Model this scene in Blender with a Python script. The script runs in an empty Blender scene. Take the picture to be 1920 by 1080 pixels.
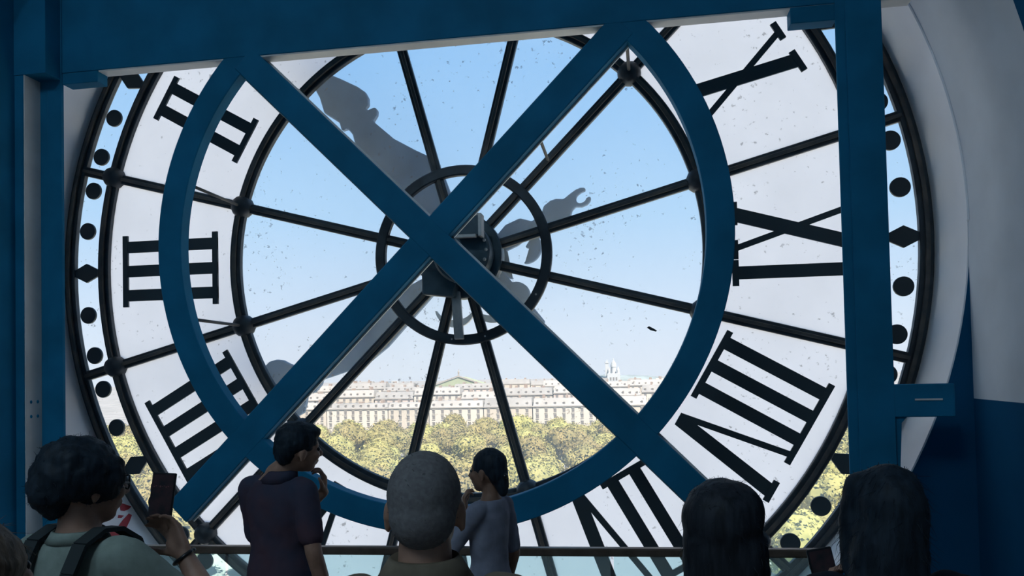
import bpy, bmesh, math, random
from math import sin, cos, pi, radians as rad
from mathutils import Vector, Matrix, Euler, noise

sc = bpy.context.scene
col = sc.collection
random.seed(7)

# ------------------------------------------------------------------ camera
cam_d = bpy.data.cameras.new('camera')
cam = bpy.data.objects.new('camera', cam_d); col.objects.link(cam)
CAM = Vector((1.29197, -5.78606, -0.875806))
YAW, PITCH, ROLL = 0.15653555, 0.02647731, 0.02149887
M3 = Matrix.Rotation(YAW, 3, 'Z') @ Matrix.Rotation(PITCH, 3, 'X') @ Matrix.Rotation(ROLL, 3, 'Y')
R_, F_, U_ = M3.col[0], M3.col[1], M3.col[2]
mw = Matrix((( R_.x, U_.x, -F_.x, CAM.x), (R_.y, U_.y, -F_.y, CAM.y), (R_.z, U_.z, -F_.z, CAM.z), (0, 0, 0, 1)))
cam.matrix_world = mw
cam_d.sensor_width = 36; cam_d.lens = 1442 / 1920 * 36
cam_d.shift_y = (654.39 - 540) / 1920
cam_d.clip_start = 0.05; cam_d.clip_end = 9000
sc.camera = cam

# ------------------------------------------------------------------ sky, sun, exposure
w = bpy.data.worlds.new('sky'); sc.world = w; w.use_nodes = True
nt = w.node_tree; nt.nodes.clear()
tc = nt.nodes.new('ShaderNodeTexCoord'); sp = nt.nodes.new('ShaderNodeSeparateXYZ')
rp = nt.nodes.new('ShaderNodeValToRGB'); bg = nt.nodes.new('ShaderNodeBackground'); wo = nt.nodes.new('ShaderNodeOutputWorld')
nt.links.new(tc.outputs['Generated'], sp.inputs[0]); nt.links.new(sp.outputs['Z'], rp.inputs[0])
nt.links.new(rp.outputs[0], bg.inputs[0]); nt.links.new(bg.outputs[0], wo.inputs[0])
stops = [(0.0, (.82, .86, .93)), (.05, (.76, .84, .95)), (.19, (.47, .70, .95)), (.37, (.29, .56, .91)), (1.0, (.15, .36, .76))]
el = rp.color_ramp.elements
el[0].position = stops[0][0]; el[0].color = (*stops[0][1], 1)
el[1].position = stops[-1][0]; el[1].color = (*stops[-1][1], 1)
for p_, c_ in stops[1:-1]:
    e = el.new(p_); e.color = (*c_, 1)
bg.inputs[1].default_value = 1.0
sl = bpy.data.lights.new('sun', 'SUN'); sl.energy = 14.0; sl.color = (1, .95, .86); sl.angle = rad(.6)
so = bpy.data.objects.new('sun', sl); col.objects.link(so)
so.rotation_euler = Vector((-.40, .52, -.75)).to_track_quat('-Z', 'Y').to_euler()
vs = sc.view_settings
vs.view_transform = 'Standard'; vs.look = 'None'; vs.gamma = 1; vs.use_curve_mapping = False; vs.exposure = 0.0
sc.cycles.max_bounces = 10; sc.cycles.diffuse_bounces = 6; sc.cycles.transparent_max_bounces = 24
sc.cycles.transmission_bounces = 8

# ------------------------------------------------------------------ materials
def mat(name, c, rough=.6, metal=0, noise_amt=0, noise_scale=8, spec=.4, bump=0, c2=None, stretch=None):
    m = bpy.data.materials.new(name); m.use_nodes = True
    n = m.node_tree; b = n.nodes['Principled BSDF']
    b.inputs['Roughness'].default_value = rough; b.inputs['Metallic'].default_value = metal
    b.inputs['Specular IOR Level'].default_value = spec
    b.inputs['Base Color'].default_value = (*c, 1)
    if noise_amt or bump or c2:
        t = n.nodes.new('ShaderNodeTexCoord'); nz = n.nodes.new('ShaderNodeTexNoise')
        nz.inputs['Scale'].default_value = noise_scale; nz.inputs['Detail'].default_value = 5
        src = t.outputs['Object']
        if stretch:
            mp = n.nodes.new('ShaderNodeMapping'); mp.inputs['Scale'].default_value = stretch
            n.links.new(src, mp.inputs[0]); src = mp.outputs[0]
        n.links.new(src, nz.inputs['Vector'])
        r = n.nodes.new('ShaderNodeValToRGB')
        hi = c2 or tuple(min(1, x * (1 + noise_amt)) for x in c); lo = c if c2 else tuple(x * (1 - noise_amt) for x in c)
        r.color_ramp.elements[0].position = .35; r.color_ramp.elements[1].position = .68
        r.color_ramp.elements[0].color = (*lo, 1); r.color_ramp.elements[1].color = (*hi, 1)
        n.links.new(nz.outputs[0], r.inputs[0]); n.links.new(r.outputs[0], b.inputs['Base Color'])
        if bump:
            bp = n.nodes.new('ShaderNodeBump'); bp.inputs['Strength'].default_value = bump; bp.inputs['Distance'].default_value = .01
            n.links.new(nz.outputs[0], bp.inputs['Height']); n.links.new(bp.outputs[0], b.inputs['Normal'])
    return m

def glass_mat(name, tint, film, film_col, specks=True, milky=False, thr=.66):
    """thin glass: see-through with a film of dirt that scatters light, darker dirt specks, a faint reflection"""
    m = bpy.data.materials.new(name); m.use_nodes = True
    n = m.node_tree; n.nodes.clear(); L = n.links.new
    out = n.nodes.new('ShaderNodeOutputMaterial')
    tr = n.nodes.new('ShaderNodeBsdfTransparent'); tr.inputs[0].default_value = (*tint, 1)
    tl = n.nodes.new('ShaderNodeBsdfTranslucent'); tl.inputs[0].default_value = (*film_col, 1)
    mx = n.nodes.new('ShaderNodeMixShader'); mx.inputs[0].default_value = film
    L(tr.outputs[0], mx.inputs[1]); L(tl.outputs[0], mx.inputs[2])
    t = n.nodes.new('ShaderNodeTexCoord')
    cur = mx
    big = n.nodes.new('ShaderNodeTexNoise'); big.inputs['Scale'].default_value = 1.6; big.inputs['Detail'].default_value = 4
    L(t.outputs['Object'], big.inputs['Vector'])
    if milky:
        r = n.nodes.new('ShaderNodeValToRGB')
        r.color_ramp.elements[0].position = .3; r.color_ramp.elements[1].position = .7
        r.color_ramp.elements[0].color = (*[x * .90 for x in film_col], 1); r.color_ramp.elements[1].color = (*film_col, 1)
        L(big.outputs[0], r.inputs[0]); L(r.outputs[0], tl.inputs[0])
    else:
        mr = n.nodes.new('ShaderNodeMapRange'); mr.inputs['From Min'].default_value = .3; mr.inputs['From Max'].default_value = .7
        mr.inputs['To Min'].default_value = film * .75; mr.inputs['To Max'].default_value = film * 1.3
        L(big.outputs[0], mr.inputs[0]); L(mr.outputs[0], mx.inputs[0])
    if specks:
        nz = n.nodes.new('ShaderNodeTexNoise'); nz.inputs['Scale'].default_value = 22; nz.inputs['Detail'].default_value = 3; nz.inputs['Roughness'].default_value = .65
        L(t.outputs['Object'], nz.inputs['Vector'])
        ad = n.nodes.new('ShaderNodeMath'); ad.operation = 'MULTIPLY_ADD'; ad.inputs[1].default_value = .35
        L(big.outputs[0], ad.inputs[0]); L(nz.outputs[0], ad.inputs[2])
        r2 = n.nodes.new('ShaderNodeValToRGB')
        r2.color_ramp.elements[0].position = thr + .16; r2.color_ramp.elements[1].position = thr + .24
        r2.color_ramp.elements[0].color = (0, 0, 0, 1); r2.color_ramp.elements[1].color = (.55, .55, .55, 1)
        L(ad.outputs[0], r2.inputs[0])
        di = n.nodes.new('ShaderNodeBsdfDiffuse'); di.inputs[0].default_value = (.16, .15, .15, 1)
        m2 = n.nodes.new('ShaderNodeMixShader'); L(r2.outputs[0], m2.inputs[0]); L(cur.outputs[0], m2.inputs[1]); L(di.outputs[0], m2.inputs[2])
        cur = m2
    L(cur.outputs[0], out.inputs[0])
    return m

MT = {}
MT['steel'] = mat('blue_painted_steel', (.010, .150, .285), .6, 0, .14, 3.0, .08)
MT['steel_edge'] = mat('grey_and_lit_edge_steel', (.68, .68, .67), .5, 0, .10, 4)  # pale grey also carries painted-in daylight on soffit, flanges and side plate
MT['iron'] = mat('black_dial_iron', (.035, .045, .055), .5, .1, .3, 9)
MT['rust'] = mat('worn_dial_iron', (.05, .055, .06), .6, .1, 0, 7, c2=(.12, .105, .09))
MT['numeral'] = mat('black_enamel', (.03, .045, .055), .5)
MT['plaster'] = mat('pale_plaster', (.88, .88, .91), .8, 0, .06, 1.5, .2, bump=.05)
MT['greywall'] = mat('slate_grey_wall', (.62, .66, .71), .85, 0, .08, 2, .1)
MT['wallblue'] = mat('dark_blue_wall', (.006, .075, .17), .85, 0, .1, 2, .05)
MT['roomwall'] = mat('pale_blue_wall', (.42, .50, .58), .85)
MT['floor'] = mat('oak_floor', (.26, .20, .15), .5, 0, .25, 6, .3)
MT['ceil'] = mat('pale_ceiling', (.50, .58, .65), .85)
MT['clear'] = glass_mat('window_glass', (.93, .965, 1.0), .17, (.72, .88, 1.0))
MT['clear_outer'] = glass_mat('glass_surface', (1, 1, 1), 0.0, (1, 1, 1), specks=False)
MT['milky'] = glass_mat('opal_glass', (1, 1, 1), 1.0, (.80, .80, .85), milky=True, thr=.665)
MT['balglass'] = glass_mat('balustrade_glass', (.80, .93, .94), .05, (.8, .95, .95), specks=False)
MT['hand'] = mat('weathered_clock_hand', (.06, .13, .24), .6, .1, .2, 4)
MT['rail'] = mat('brown_rail', (.10, .075, .06), .35, .2, .2, 12)
MT['motor'] = mat('machine_grey', (.05, .08, .10), .4, .3, .2, 9)
MT['motor_light'] = mat('bare_metal', (.50, .48, .46), .4, .4, .2, 12)
MT['red'] = mat('red_paint', (.35, .03, .04), .6)
MT['black'] = mat('black_plastic', (.012, .014, .018), .3)
MT['cream'] = mat('cream_stone', (.42, .345, .27), .9, 0, .08, .06)
MT['cream2'] = mat('pale_stone', (.45, .385, .315), .9, 0, .08, .06)
MT['pink'] = mat('pinkish_stone', (.44, .34, .285), .9, 0, .1, .06)
MT['zinc'] = mat('zinc_roof', (.29, .255, .225), .7, 0, .12, .1)
MT['slate'] = mat('slate_roof', (.23, .205, .185), .7, 0, .15, .1)
MT['cornice'] = mat('weathered_cornice', (.26, .22, .185), .9)
MT['win'] = mat('window_pane_dark', (.15, .125, .11), .5)
MT['opera'] = mat('yellowed_copper_roof', (.24, .25, .15), .8, 0, .1, .05)
MT['white'] = mat('white_stone', (.36, .35, .34), .9)
MT['tower'] = mat('grey_concrete', (.19, .21, .23), .8)
MT['hill'] = mat('hazy_hill_greenery', (.19, .21, .2), .95, 0, .2, .02)
MT['ground'] = mat('pale_gravel_ground', (.50, .47, .40), .95, 0, .2, .05)
MT['chim'] = mat('chimney_brick', (.24, .17, .13), .9)
def leaf_mat(name, a, b):
    m = mat(name, a, .7, 0, 0, .22, .2, c2=b)
    n = m.node_tree; bs = n.nodes['Principled BSDF']
    oi = n.nodes.new('ShaderNodeObjectInfo'); hs = n.nodes.new('ShaderNodeHueSaturation')
    mr = n.nodes.new('ShaderNodeMapRange'); mr.inputs['To Min'].default_value = .475; mr.inputs['To Max'].default_value = .515
    mv = n.nodes.new('ShaderNodeMapRange'); mv.inputs['To Min'].default_value = .75; mv.inputs['To Max'].default_value = 1.2
    n.links.new(oi.outputs['Random'], mr.inputs[0]); n.links.new(oi.outputs['Random'], mv.inputs[0])
    src = bs.inputs['Base Color'].links[0].from_socket
    n.links.new(src, hs.inputs['Color']); n.links.new(mr.outputs[0], hs.inputs['Hue']); n.links.new(mv.outputs[0], hs.inputs['Value'])
    n.links.new(hs.outputs[0], bs.inputs['Base Color'])
    return m
MT['leaf'] = leaf_mat('sunlit_foliage', (.17, .155, .05), (.315, .26, .085))
MT['bark'] = mat('bark', (.10, .08, .06), .9)

# ------------------------------------------------------------------ mesh helpers
class MB:
    def __init__(self): self.v = []; self.f = []; self.mi = []
    def add(self, vs, fs, mi=0):
        o = len(self.v); self.v += [tuple(x) for x in vs]
        for f in fs: self.f.append([i + o for i in f]); self.mi.append(mi)
        return self
    def box(self, x0, x1, y0, y1, z0, z1, mi=0):
        return self.add([(x0,y0,z0),(x1,y0,z0),(x1,y1,z0),(x0,y1,z0),(x0,y0,z1),(x1,y0,z1),(x1,y1,z1),(x0,y1,z1)],
            [(0,3,2,1),(4,5,6,7),(0,1,5,4),(1,2,6,5),(2,3,7,6),(3,0,4,7)], mi)
    def prism(self, poly, y0, y1, mi=0, cap_mi=None):
        """polygon of (x,z) extruded between y0 (room side) and y1"""
        n = len(poly)
        self.add([(p[0], y0, p[1]) for p in poly] + [(p[0], y1, p[1]) for p in poly], [])
        o = len(self.v) - 2 * n
        def F(ix, m): self.f.append([o + i for i in ix]); self.mi.append(m)
        F(range(n), mi if cap_mi is None else cap_mi); F(range(2*n-1, n-1, -1), mi)
        for i in range(n):
            j = (i + 1) % n; F((i, n + i, n + j, j), mi)
        return self
    def annulus(self, r0, r1, y0, y1, n=128, cx=0, cz=0):
        vs = []; fs = []
        for i in range(n):
            a = 2*pi*i/n; c, s = cos(a), sin(a)
            vs += [(cx+r0*c,y0,cz+r0*s),(cx+r1*c,y0,cz+r1*s),(cx+r1*c,y1,cz+r1*s),(cx+r0*c,y1,cz+r0*s)]
        for i in range(n):
            a, b = 4*i, 4*((i+1) % n)
            for k in range(4): fs.append((a+k, a+(k+1) % 4, b+(k+1) % 4, b+k))
        return self.add(vs, fs)
    def tube(self, pts, r, n=8, mi=0):
        pts = [Vector(p) for p in pts]; rs = r if isinstance(r, (list, tuple)) else [r]*len(pts)
        vs = []; fs = []
        for i, p in enumerate(pts):
            t = (pts[min(i+1, len(pts)-1)] - pts[max(i-1, 0)]).normalized()
            a = Vector((0,0,1)) if abs(t.z) < .9 else Vector((1,0,0))
            u = t.cross(a).normalized(); v = t.cross(u)
            for k in range(n):
                an = 2*pi*k/n; vs.append(p + (u*cos(an) + v*sin(an))*rs[i])
        for i in range(len(pts)-1):
            for k in range(n): fs.append((i*n+k, i*n+(k+1) % n, (i+1)*n+(k+1) % n, (i+1)*n+k))
        fs.append(tuple(range(n-1, -1, -1))); e = (len(pts)-1)*n; fs.append(tuple(range(e, e+n)))
        return self.add(vs, fs, mi)
    def sphere(self, c, r, nu=16, nv=10, rot=None):
        c = Vector(c); r = Vector((r, r, r)) if not hasattr(r, '__len__') else Vector(r)
        vs = []; fs = []
        def P(a, b):
            q = Vector((cos(a)*sin(b)*r.x, sin(a)*sin(b)*r.y, cos(b)*r.z))
            return c + (rot @ q if rot else q)
        vs.append(P(0, 0))
        for j in range(1, nv):
            for i in range(nu): vs.append(P(2*pi*i/nu, pi*j/nv))
        vs.append(P(0, pi)); e = len(vs)-1
        for i in range(nu):
            fs.append((0, 1+i, 1+(i+1) % nu)); fs.append((e, e-nu+(i+1) % nu, e-nu+i))
        for j in range(nv-2):
            for i in range(nu):
                a = 1+j*nu+i; b = 1+j*nu+(i+1) % nu; fs.append((a, a+nu, b+nu, b))
        return self.add(vs, fs)
    def cone(self, a, b, ra, rb, n=14):
        """limb piece: frustum with round ends"""
        a, b = Vector(a), Vector(b)
        self.tube([a, b], [ra, rb], n); self.sphere(a, ra, n, 8); self.sphere(b, rb, n, 8)
        return self
    def chain(self, pts, rs, n=14):
        for i in range(len(pts)-1): self.cone(pts[i], pts[i+1], rs[i], rs[i+1], n)
        return self
    def loft(self, rings, n=24):
        """rings of (centre, rx, ry) stacked along z"""
        vs = []; fs = []
        for (c, rx, ry) in rings:
            for k in range(n): a = 2*pi*k/n; vs.append((c[0]+rx*cos(a), c[1]+ry*sin(a), c[2]))
        for i in range(len(rings)-1):
            for k in range(n): fs.append((i*n+k, i*n+(k+1) % n, (i+1)*n+(k+1) % n, (i+1)*n+k))
        fs.append(tuple(range(n-1, -1, -1))); e = (len(rings)-1)*n; fs.append(tuple(range(e, e+n)))
        return self.add(vs, fs)
    def xform(self, m, start=0):
        for i in range(start, len(self.v)): self.v[i] = tuple(m @ Vector(self.v[i]))
        return self
    def mesh(self, name, mats, bevel=0, smooth=False):
        me = bpy.data.meshes.new(name); me.from_pydata(self.v, [], self.f)
        for m in (mats if isinstance(mats, list) else [mats]): me.materials.append(m)
        me.polygons.foreach_set('material_index', self.mi)
        bm = bmesh.new(); bm.from_mesh(me); bmesh.ops.recalc_face_normals(bm, faces=bm.faces)
        if bevel:
            bmesh.ops.bevel(bm, geom=[e for e in bm.edges if len(e.link_faces) == 2 and e.calc_face_angle(0) > .6], offset=bevel, segments=1, affect='EDGES')
        bm.to_mesh(me); bm.free()
        if smooth: me.polygons.foreach_set('use_smooth', [True]*len(me.polygons))
        return me
    def build(self, name, mats, parent=None, bevel=0, smooth=False):
        return link(name, self.mesh(name, mats, bevel, smooth), parent)

def link(name, me, parent=None, loc=None):
    o = bpy.data.objects.new(name, me); col.objects.link(o)
    if parent: o.parent = parent
    if loc: o.location = loc
    return o
def tag(o, label, cat, group=None, kind=None):
    o['label'] = label; o['category'] = cat
    if group: o['group'] = group
    if kind: o['kind'] = kind
    return o
def struct(o, label=None):
    o['kind'] = 'structure'
    if label: o['label'] = label
    return o
def empty(name, loc=(0,0,0), rz=0):
    o = bpy.data.objects.new(name, None); col.objects.link(o); o.location = loc; o.rotation_euler[2] = rz; o.empty_display_size = .2
    return o
def PP(r, a): return (r*cos(a), r*sin(a))
def sector(r0, r1, a0, a1, n):
    return [PP(r1, a0+(a1-a0)*i/n) for i in range(n+1)] + [PP(r0, a1-(a1-a0)*i/n) for i in range(n+1)]

# ------------------------------------------------------------------ the room
FZ = -2.75
RV = 3.395
# round reveal the dial sits in
def cyl_strip(m, r, y0, y1, a0, a1, n, thick=.12):
    vs = []; fs = []
    for i in range(n+1):
        a = a0+(a1-a0)*i/n; c, s = cos(a), sin(a)
        vs += [(r*c,y0,r*s),(r*c,y1,r*s),((r+thick)*c,y1,(r+thick)*s),((r+thick)*c,y0,(r+thick)*s)]
    for i in range(n):
        a, b = 4*i, 4*i+4
        for k in range(4): fs.append((a+k, a+(k+1) % 4, b+(k+1) % 4, b+k))
    fs += [(0,1,2,3), (4*n,4*n+3,4*n+2,4*n+1)]
    return m.add(vs, fs)
struct(MB().annulus(RV, RV+.14, -.56, .012, 160).build('wall_reveal', MT['plaster'], smooth=False), 'grey plaster reveal curving around the clock')
def autosmooth(o):
    me = o.data; me.polygons.foreach_set('use_smooth', [True]*len(me.polygons)); me.set_sharp_from_angle(angle=rad(35))
autosmooth(bpy.data.objects['wall_reveal'])
# half barrel vault in front of the reveal and straight cheeks below it
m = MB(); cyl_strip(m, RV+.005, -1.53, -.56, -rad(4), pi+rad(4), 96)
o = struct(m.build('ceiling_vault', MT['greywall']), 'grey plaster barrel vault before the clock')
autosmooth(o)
m = MB(); cyl_strip(m, RV-.006, -.58, -.555, 0, pi, 96, .03)
struct(m.build('trim_1', MT['plaster'], bevel=.006), 'fine raised bead where vault meets reveal')
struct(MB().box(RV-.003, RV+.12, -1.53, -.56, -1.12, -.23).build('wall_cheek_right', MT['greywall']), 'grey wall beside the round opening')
struct(MB().box(RV-.003, RV+.12, -1.53, -.56, FZ-.6, -1.12).build('wall_shade_right', MT['wallblue']), 'lower wall beside the round opening with its shade painted dark blue')  # shade low on this wall is painted in with the dark blue
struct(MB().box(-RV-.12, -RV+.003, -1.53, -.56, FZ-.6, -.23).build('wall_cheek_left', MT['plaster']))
# spandrels below the springing line, each side of the round opening
for s, nm in ((1, 'wall_spandrel_right'), (-1, 'wall_spandrel_left')):
    poly = [(s*(RV+.01)*cos(a), (RV+.01)*sin(a)) for a in [-(pi/2)*i/48 for i in range(49)]] + [(0, FZ-.75), (s*(RV+.02), FZ-.75), (s*(RV+.02), 0)]
    struct(MB().prism(poly, -.565, -.50).build(nm, MT['wallblue']), 'dark blue corner of wall below the round opening')
# front wall with the arched opening
poly = [(-7, FZ), (-RV-.005, FZ)] + [((RV+.005)*cos(a), (RV+.005)*sin(a)) for a in [pi - pi*i/64 for i in range(65)]] + [(RV+.005, FZ), (7, FZ), (7, 4.6), (-7, 4.6)]
struct(MB().prism(poly, -1.62, -1.53).build('wall_front', MT['wallblue']), 'dark wall with an arched opening')
struct(MB().box(-7.1, -7, -11, -1.53, FZ, 4.6).build('wall_left', MT['roomwall']))
struct(MB().box(7, 7.1, -11, -1.53, FZ, 4.6).build('wall_right', MT['roomwall']))
struct(MB().box(-7.1, 7.1, -11.1, -11, FZ, 4.6).build('wall_back', MT['roomwall']))
struct(MB().box(-7.1, 7.1, -11.1, -1.53, 4.6, 4.7).build('ceiling', MT['ceil']))
fl = struct(MB().box(-7.1, 7.1, -11.1, -.57, FZ-.12, FZ-.02).build('floor', MT['floor']), 'dark wooden floor')
pm = MB().box(-.09, .09, -1.19, 1.19, -.02, 0).mesh('floor_plank', MT['floor'], .003)
k = 0
for i in range(22):
    for j in range(4):
        x = -2.0 + i*.19; y = -9.5 + j*2.4 + (i % 3)*.7
        if y + 1.2 > -.6: continue
        link('floor_plank', pm, fl, (x, y, FZ))

# ceiling panels added as fill light to brighten the steel
MT['fill_glow'] = bpy.data.materials.new('cool_white_fill'); MT['fill_glow'].use_nodes = True
_b = MT['fill_glow'].node_tree.nodes['Principled BSDF']; _b.inputs['Emission Color'].default_value = (.62, .84, 1, 1); _b.inputs['Emission Strength'].default_value = 40
for x, nm in ((-2.6, 'the left one of two'), (-.4, 'the right one of two')):
    e = empty('fill_light', (x, -8.2, 4.6)); tag(e, 'added ceiling fill light behind the viewer, ' + nm, 'fill light', 'added fill lights')
    MB().box(-.2, .2, -1.2, 1.2, -.12, -.002).build('fill_housing', MT['steel_edge'], e, .01)
    MB().box(-.17, .17, -1.16, 1.16, -.135, -.118).build('fill_panel', MT['fill_glow'], e)

# ------------------------------------------------------------------ the great clock
clock = empty('station_clock', (0, 0, 0))
tag(clock, 'huge round glass clock seen from behind with black roman numerals', 'clock')
A = [rad(15 + 30*i) for i in range(12)]
for i in range(12):
    a0, a1 = A[i-1] if i else A[-1]-2*pi, A[i]
    MB().prism(sector(.10, 1.855, a0, a1, 12), -.004, .004, 1, 0).build('clear_pane', [MT['clear'], MT['clear_outer']], clock)
    MB().prism(sector(1.855, 3.03, a0, a1, 14), -.004, .004, 1, 0).build('opal_pane', [MT['milky'], MT['clear_outer']], clock)
    MB().prism(sector(3.03, 3.335, a0, a1, 16), -.004, .004, 1, 0).build('rim_pane', [MT['clear'], MT['clear_outer']], clock)
# rings of the dial
def ring(name, r0, r1, label):
    o = MB().annulus(r0, r1, -.045, .008, 160).build(name, MT['iron'], clock, .006)
    rm = (r0+r1)/2; MB().annulus(rm-.014, rm+.014, -.068, -.045, 160).build('rib', MT['rust'], o)
    o['label'] = label
ring('inner_ring', 1.812, 1.90, 'slim ring between clear middle and opal band')
ring('minute_ring', 2.985, 3.078, 'slim ring between opal band and minute dots')
ring('outer_rim', 3.293, 3.388, 'dark outer rim of the dial')
# glazing bars with their bosses
bar = MB().box(.25, 3.31, -.04, .008, -.038, .038).mesh('glazing_bar', MT['iron'], .005)
rib = MB().box(.25, 3.31, -.062, -.04, -.013, .013).mesh('rib', MT['rust'], .003)
def boss_mesh(r):
    pr = [(0, -.115), (.35, -.11), (.8, -.085), (1, -.05), (1, .008)]
    vs = []; fs = []; n = 14
    for q, y in pr[1:]:
        for k in range(n): a = 2*pi*k/n; vs.append((q*r*cos(a), y, q*r*sin(a)))
    vs.append((0, pr[0][1], 0)); e = len(vs)-1
    for i in range(len(pr)-2):
        for k in range(n): fs.append((i*n+k, i*n+(k+1) % n, (i+1)*n+(k+1) % n, (i+1)*n+k))
    for k in range(n): fs.append((e, (k+1) % n, k))
    return MB().add(vs, fs).mesh('boss', MT['iron'], smooth=True)
bossm = boss_mesh(.088)
for a in A:
    b = link('glazing_bar', bar, clock); b.rotation_euler[1] = -a
    link('rib', rib, b)
    for r in (1.856, 3.03):
        x, z = PP(r, a); link('boss', bossm, b, (r, 0, 0))
# minute dots and five-minute lozenges
dm = MB().prism([(.070*cos(2*pi*k/28), .070*sin(2*pi*k/28)) for k in range(28)], -.03, -.006).mesh('minute_dot', MT['numeral'], .003)
lm = MB().prism([(.108, .026), (.0, .080), (-.108, .026), (-.108, -.026), (.0, -.080), (.108, -.026)], -.03, -.006).mesh('minute_lozenge', MT['numeral'], .003)
for h in range(12):
    for d in (0, 6.3, 12.4, 17.6, 23.7):
        a = rad(h*30 + d); x, z = PP(3.2 - (.008 if d == 0 else 0), a)
        o = link('minute_lozenge' if d == 0 else 'minute_dot', lm if d == 0 else dm, clock, (x, 0, z)); o.rotation_euler[1] = -a
# numerals, feet towards the centre, mirrored as seen from inside
R0, R1 = 2.018, 2.862; SER = .046
def quad(a, b, wa, wb=None):
    """stroke from (s,t) a to b, width measured along s"""
    wb = wb or wa
    return [(a[0]-wa/2, a[1]), (a[0]+wa/2, a[1]), (b[0]+wb/2, b[1]), (b[0]-wb/2, b[1])]
def numeral(txt):
    """strokes in (s,t): s along increasing angle, t radius"""
    wI, wV, wX = .20, .40, .42
    if txt in ('VIII', 'VII'): wI, wV = .186, .385
    tot = sum({'I': wI, 'V': wV, 'X': wX}[c] for c in txt); s = -tot/2 - (.02 if txt == 'VIII' else 0); st = []
    i = 0
    while i < len(txt):
        c = txt[i]
        if c == 'I':
            j = i
            while j < len(txt) and txt[j] == 'I': j += 1
            n = j-i; x0, x1 = s, s+n*wI
            for k in range(n): st.append(quad((s+wI*(k+.5), R0), (s+wI*(k+.5), R1), .094))
            for t0, t1 in ((R0, R0+SER), (R1-SER, R1)):
                st.append([(x0+.005, t0), (x1-.005, t0), (x1-.005, t1), (x0+.005, t1)])
            s = x1; i = j; continue
        if c == 'V':
            st.append(quad((s+.20, R0), (s+.055, R1), .05, .105)); st.append(quad((s+.20, R0), (s+.055, R1), .10, .105))
            st.append(quad((s+.225, R0), (s+.365, R1), .046))
            st.append([(s-.02, R1-SER), (s+.145, R1-SER), (s+.145, R1), (s-.02, R1)])
            st.append([(s+.29, R1-SER), (s+.41, R1-SER), (s+.41, R1), (s+.29, R1)]); s += wV
        if c == 'X':
            st.append(quad((s+.335, R0), (s+.085, R1), .105)); st.append(quad((s+.07, R0), (s+.35, R1), .046))
            for x, t0, t1 in ((.335, R0, R0+SER), (.085, R1-SER, R1), (.07, R0, R0+SER), (.35, R1-SER, R1)):
                hw = .085 if x in (.335, .085) else .07
                st.append([(s+x-hw, t0), (s+x+hw, t0), (s+x+hw, t1), (s+x-hw, t1)])
            s += wX
        i += 1
    return st
NUM = {3: 'III', 4: 'IIII', 5: 'V', 6: 'VI', 7: 'VII', 8: 'VIII', 9: 'IX', 10: 'X', 11: 'XI', 12: 'XII', 1: 'I', 2: 'II'}
for h, txt in NUM.items():
    a = rad(90 + 30*h); u = (cos(a), sin(a)); v = (-sin(a), cos(a)); m = MB()
    for q, st in enumerate(numeral(txt)):
        e = .0004*q
        m.prism([(u[0]*t+v[0]*s, u[1]*t+v[1]*s) for s, t in st], -.022-e, -.006)
    o = m.build('numeral', MT['numeral'], clock); o['label'] = 'black roman numeral ' + txt
# small ring round the hub
o = MB().annulus(.612, .690, -.07, -.01, 96, .018, .008).build('hub_ring', MT['iron'], clock, .008)
for a in (200, 262, 285, 330): 
    q = rad(a); MB().sphere((.018+.65*cos(q), -.075, .008+.65*sin(q)), (.008, .006, .008), 8, 6).build('screw', MT['motor_light'], o)
# hub and drive
hub = MB().prism([PP(.33, 2*pi*k/48) for k in range(48)], -.10, .05).build('hub_plate', MT['motor'], clock, .01)
MB().prism([(.06+.215*cos(2*pi*k/40), -.0+.235*sin(2*pi*k/40)) for k in range(40)], -.30, -.10).build('gear_drum', MT['motor'], hub, .015)
MB().prism([(-.26, -.30), (-.02, -.33), (.02, -.14), (-.26, -.10)], -.22, -.10).build('bearing_block', MT['motor'], hub, .01)
g = MB().box(.045, .23, -.40, -.28, .09, .24).build('gearbox', MT['motor'], hub, .008)
MB().box(.04, .225, -.405, -.37, .235, .252).box(.215, .24, -.41, -.30, .085, .25).build('gearbox_cover', MT['motor_light'], g, .003)
MB().box(.045, .20, -.43, -.39, .075, .098).build('gearbox_ledge', MT['motor_light'], g, .003)
MB().tube([(-.06, -.33, .24), (-.02, -.36, .20), (.04, -.36, .17)], .012, 8).build('cable', MT['motor_light'], hub)
MB().tube([(-.05, -.34, .12), (-.05, -.34, .04)], .03, 12).build('grease_cup', MT['motor_light'], hub, smooth=True)
for k in range(9):
    a = rad(-40+k*20); MB().sphere((.06+.19*cos(a), -.305, .205*sin(a)), (.013, .01, .013), 8, 6).build('bolt', MT['motor_light'], hub, smooth=True)
MB().prism([(-.06, -.26), (.01, -.28), (.03, -.64), (-.04, -.64)], -.13, -.09).build('support_strut', MT['motor_light'], clock, .004)
# stays tying the dial to the bracing frame
def stay(a, b, r=.012): MB().tube([a, b], r, 8).build('stay_rod', MT['rust'], clock, smooth=True)
for ang, dz in ((165, .17), (195, .02), (45, 0), (315, 0)):
    a = rad(ang); p = PP(1.856, a); q = PP(1.86, a + dz*0)
    stay((p[0], -.06, p[1]), (q[0]*.985, -.86, q[1]*.985))
stay((PP(.98, rad(45))[0], -.03, PP(.98, rad(45))[1]), (PP(1.05, rad(45))[0]*.93, -.86, PP(1.05, rad(45))[1]*.97))
sm = MB().prism([(-.035, .012), (-.02, .022), (.01, .006), (.038, -.012), (.03, -.02), (-.01, -.008)], -.012, -.005).build('stuck_leaf', MT['numeral'], clock)
sm.location = (1.43, 0, -.60)

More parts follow.
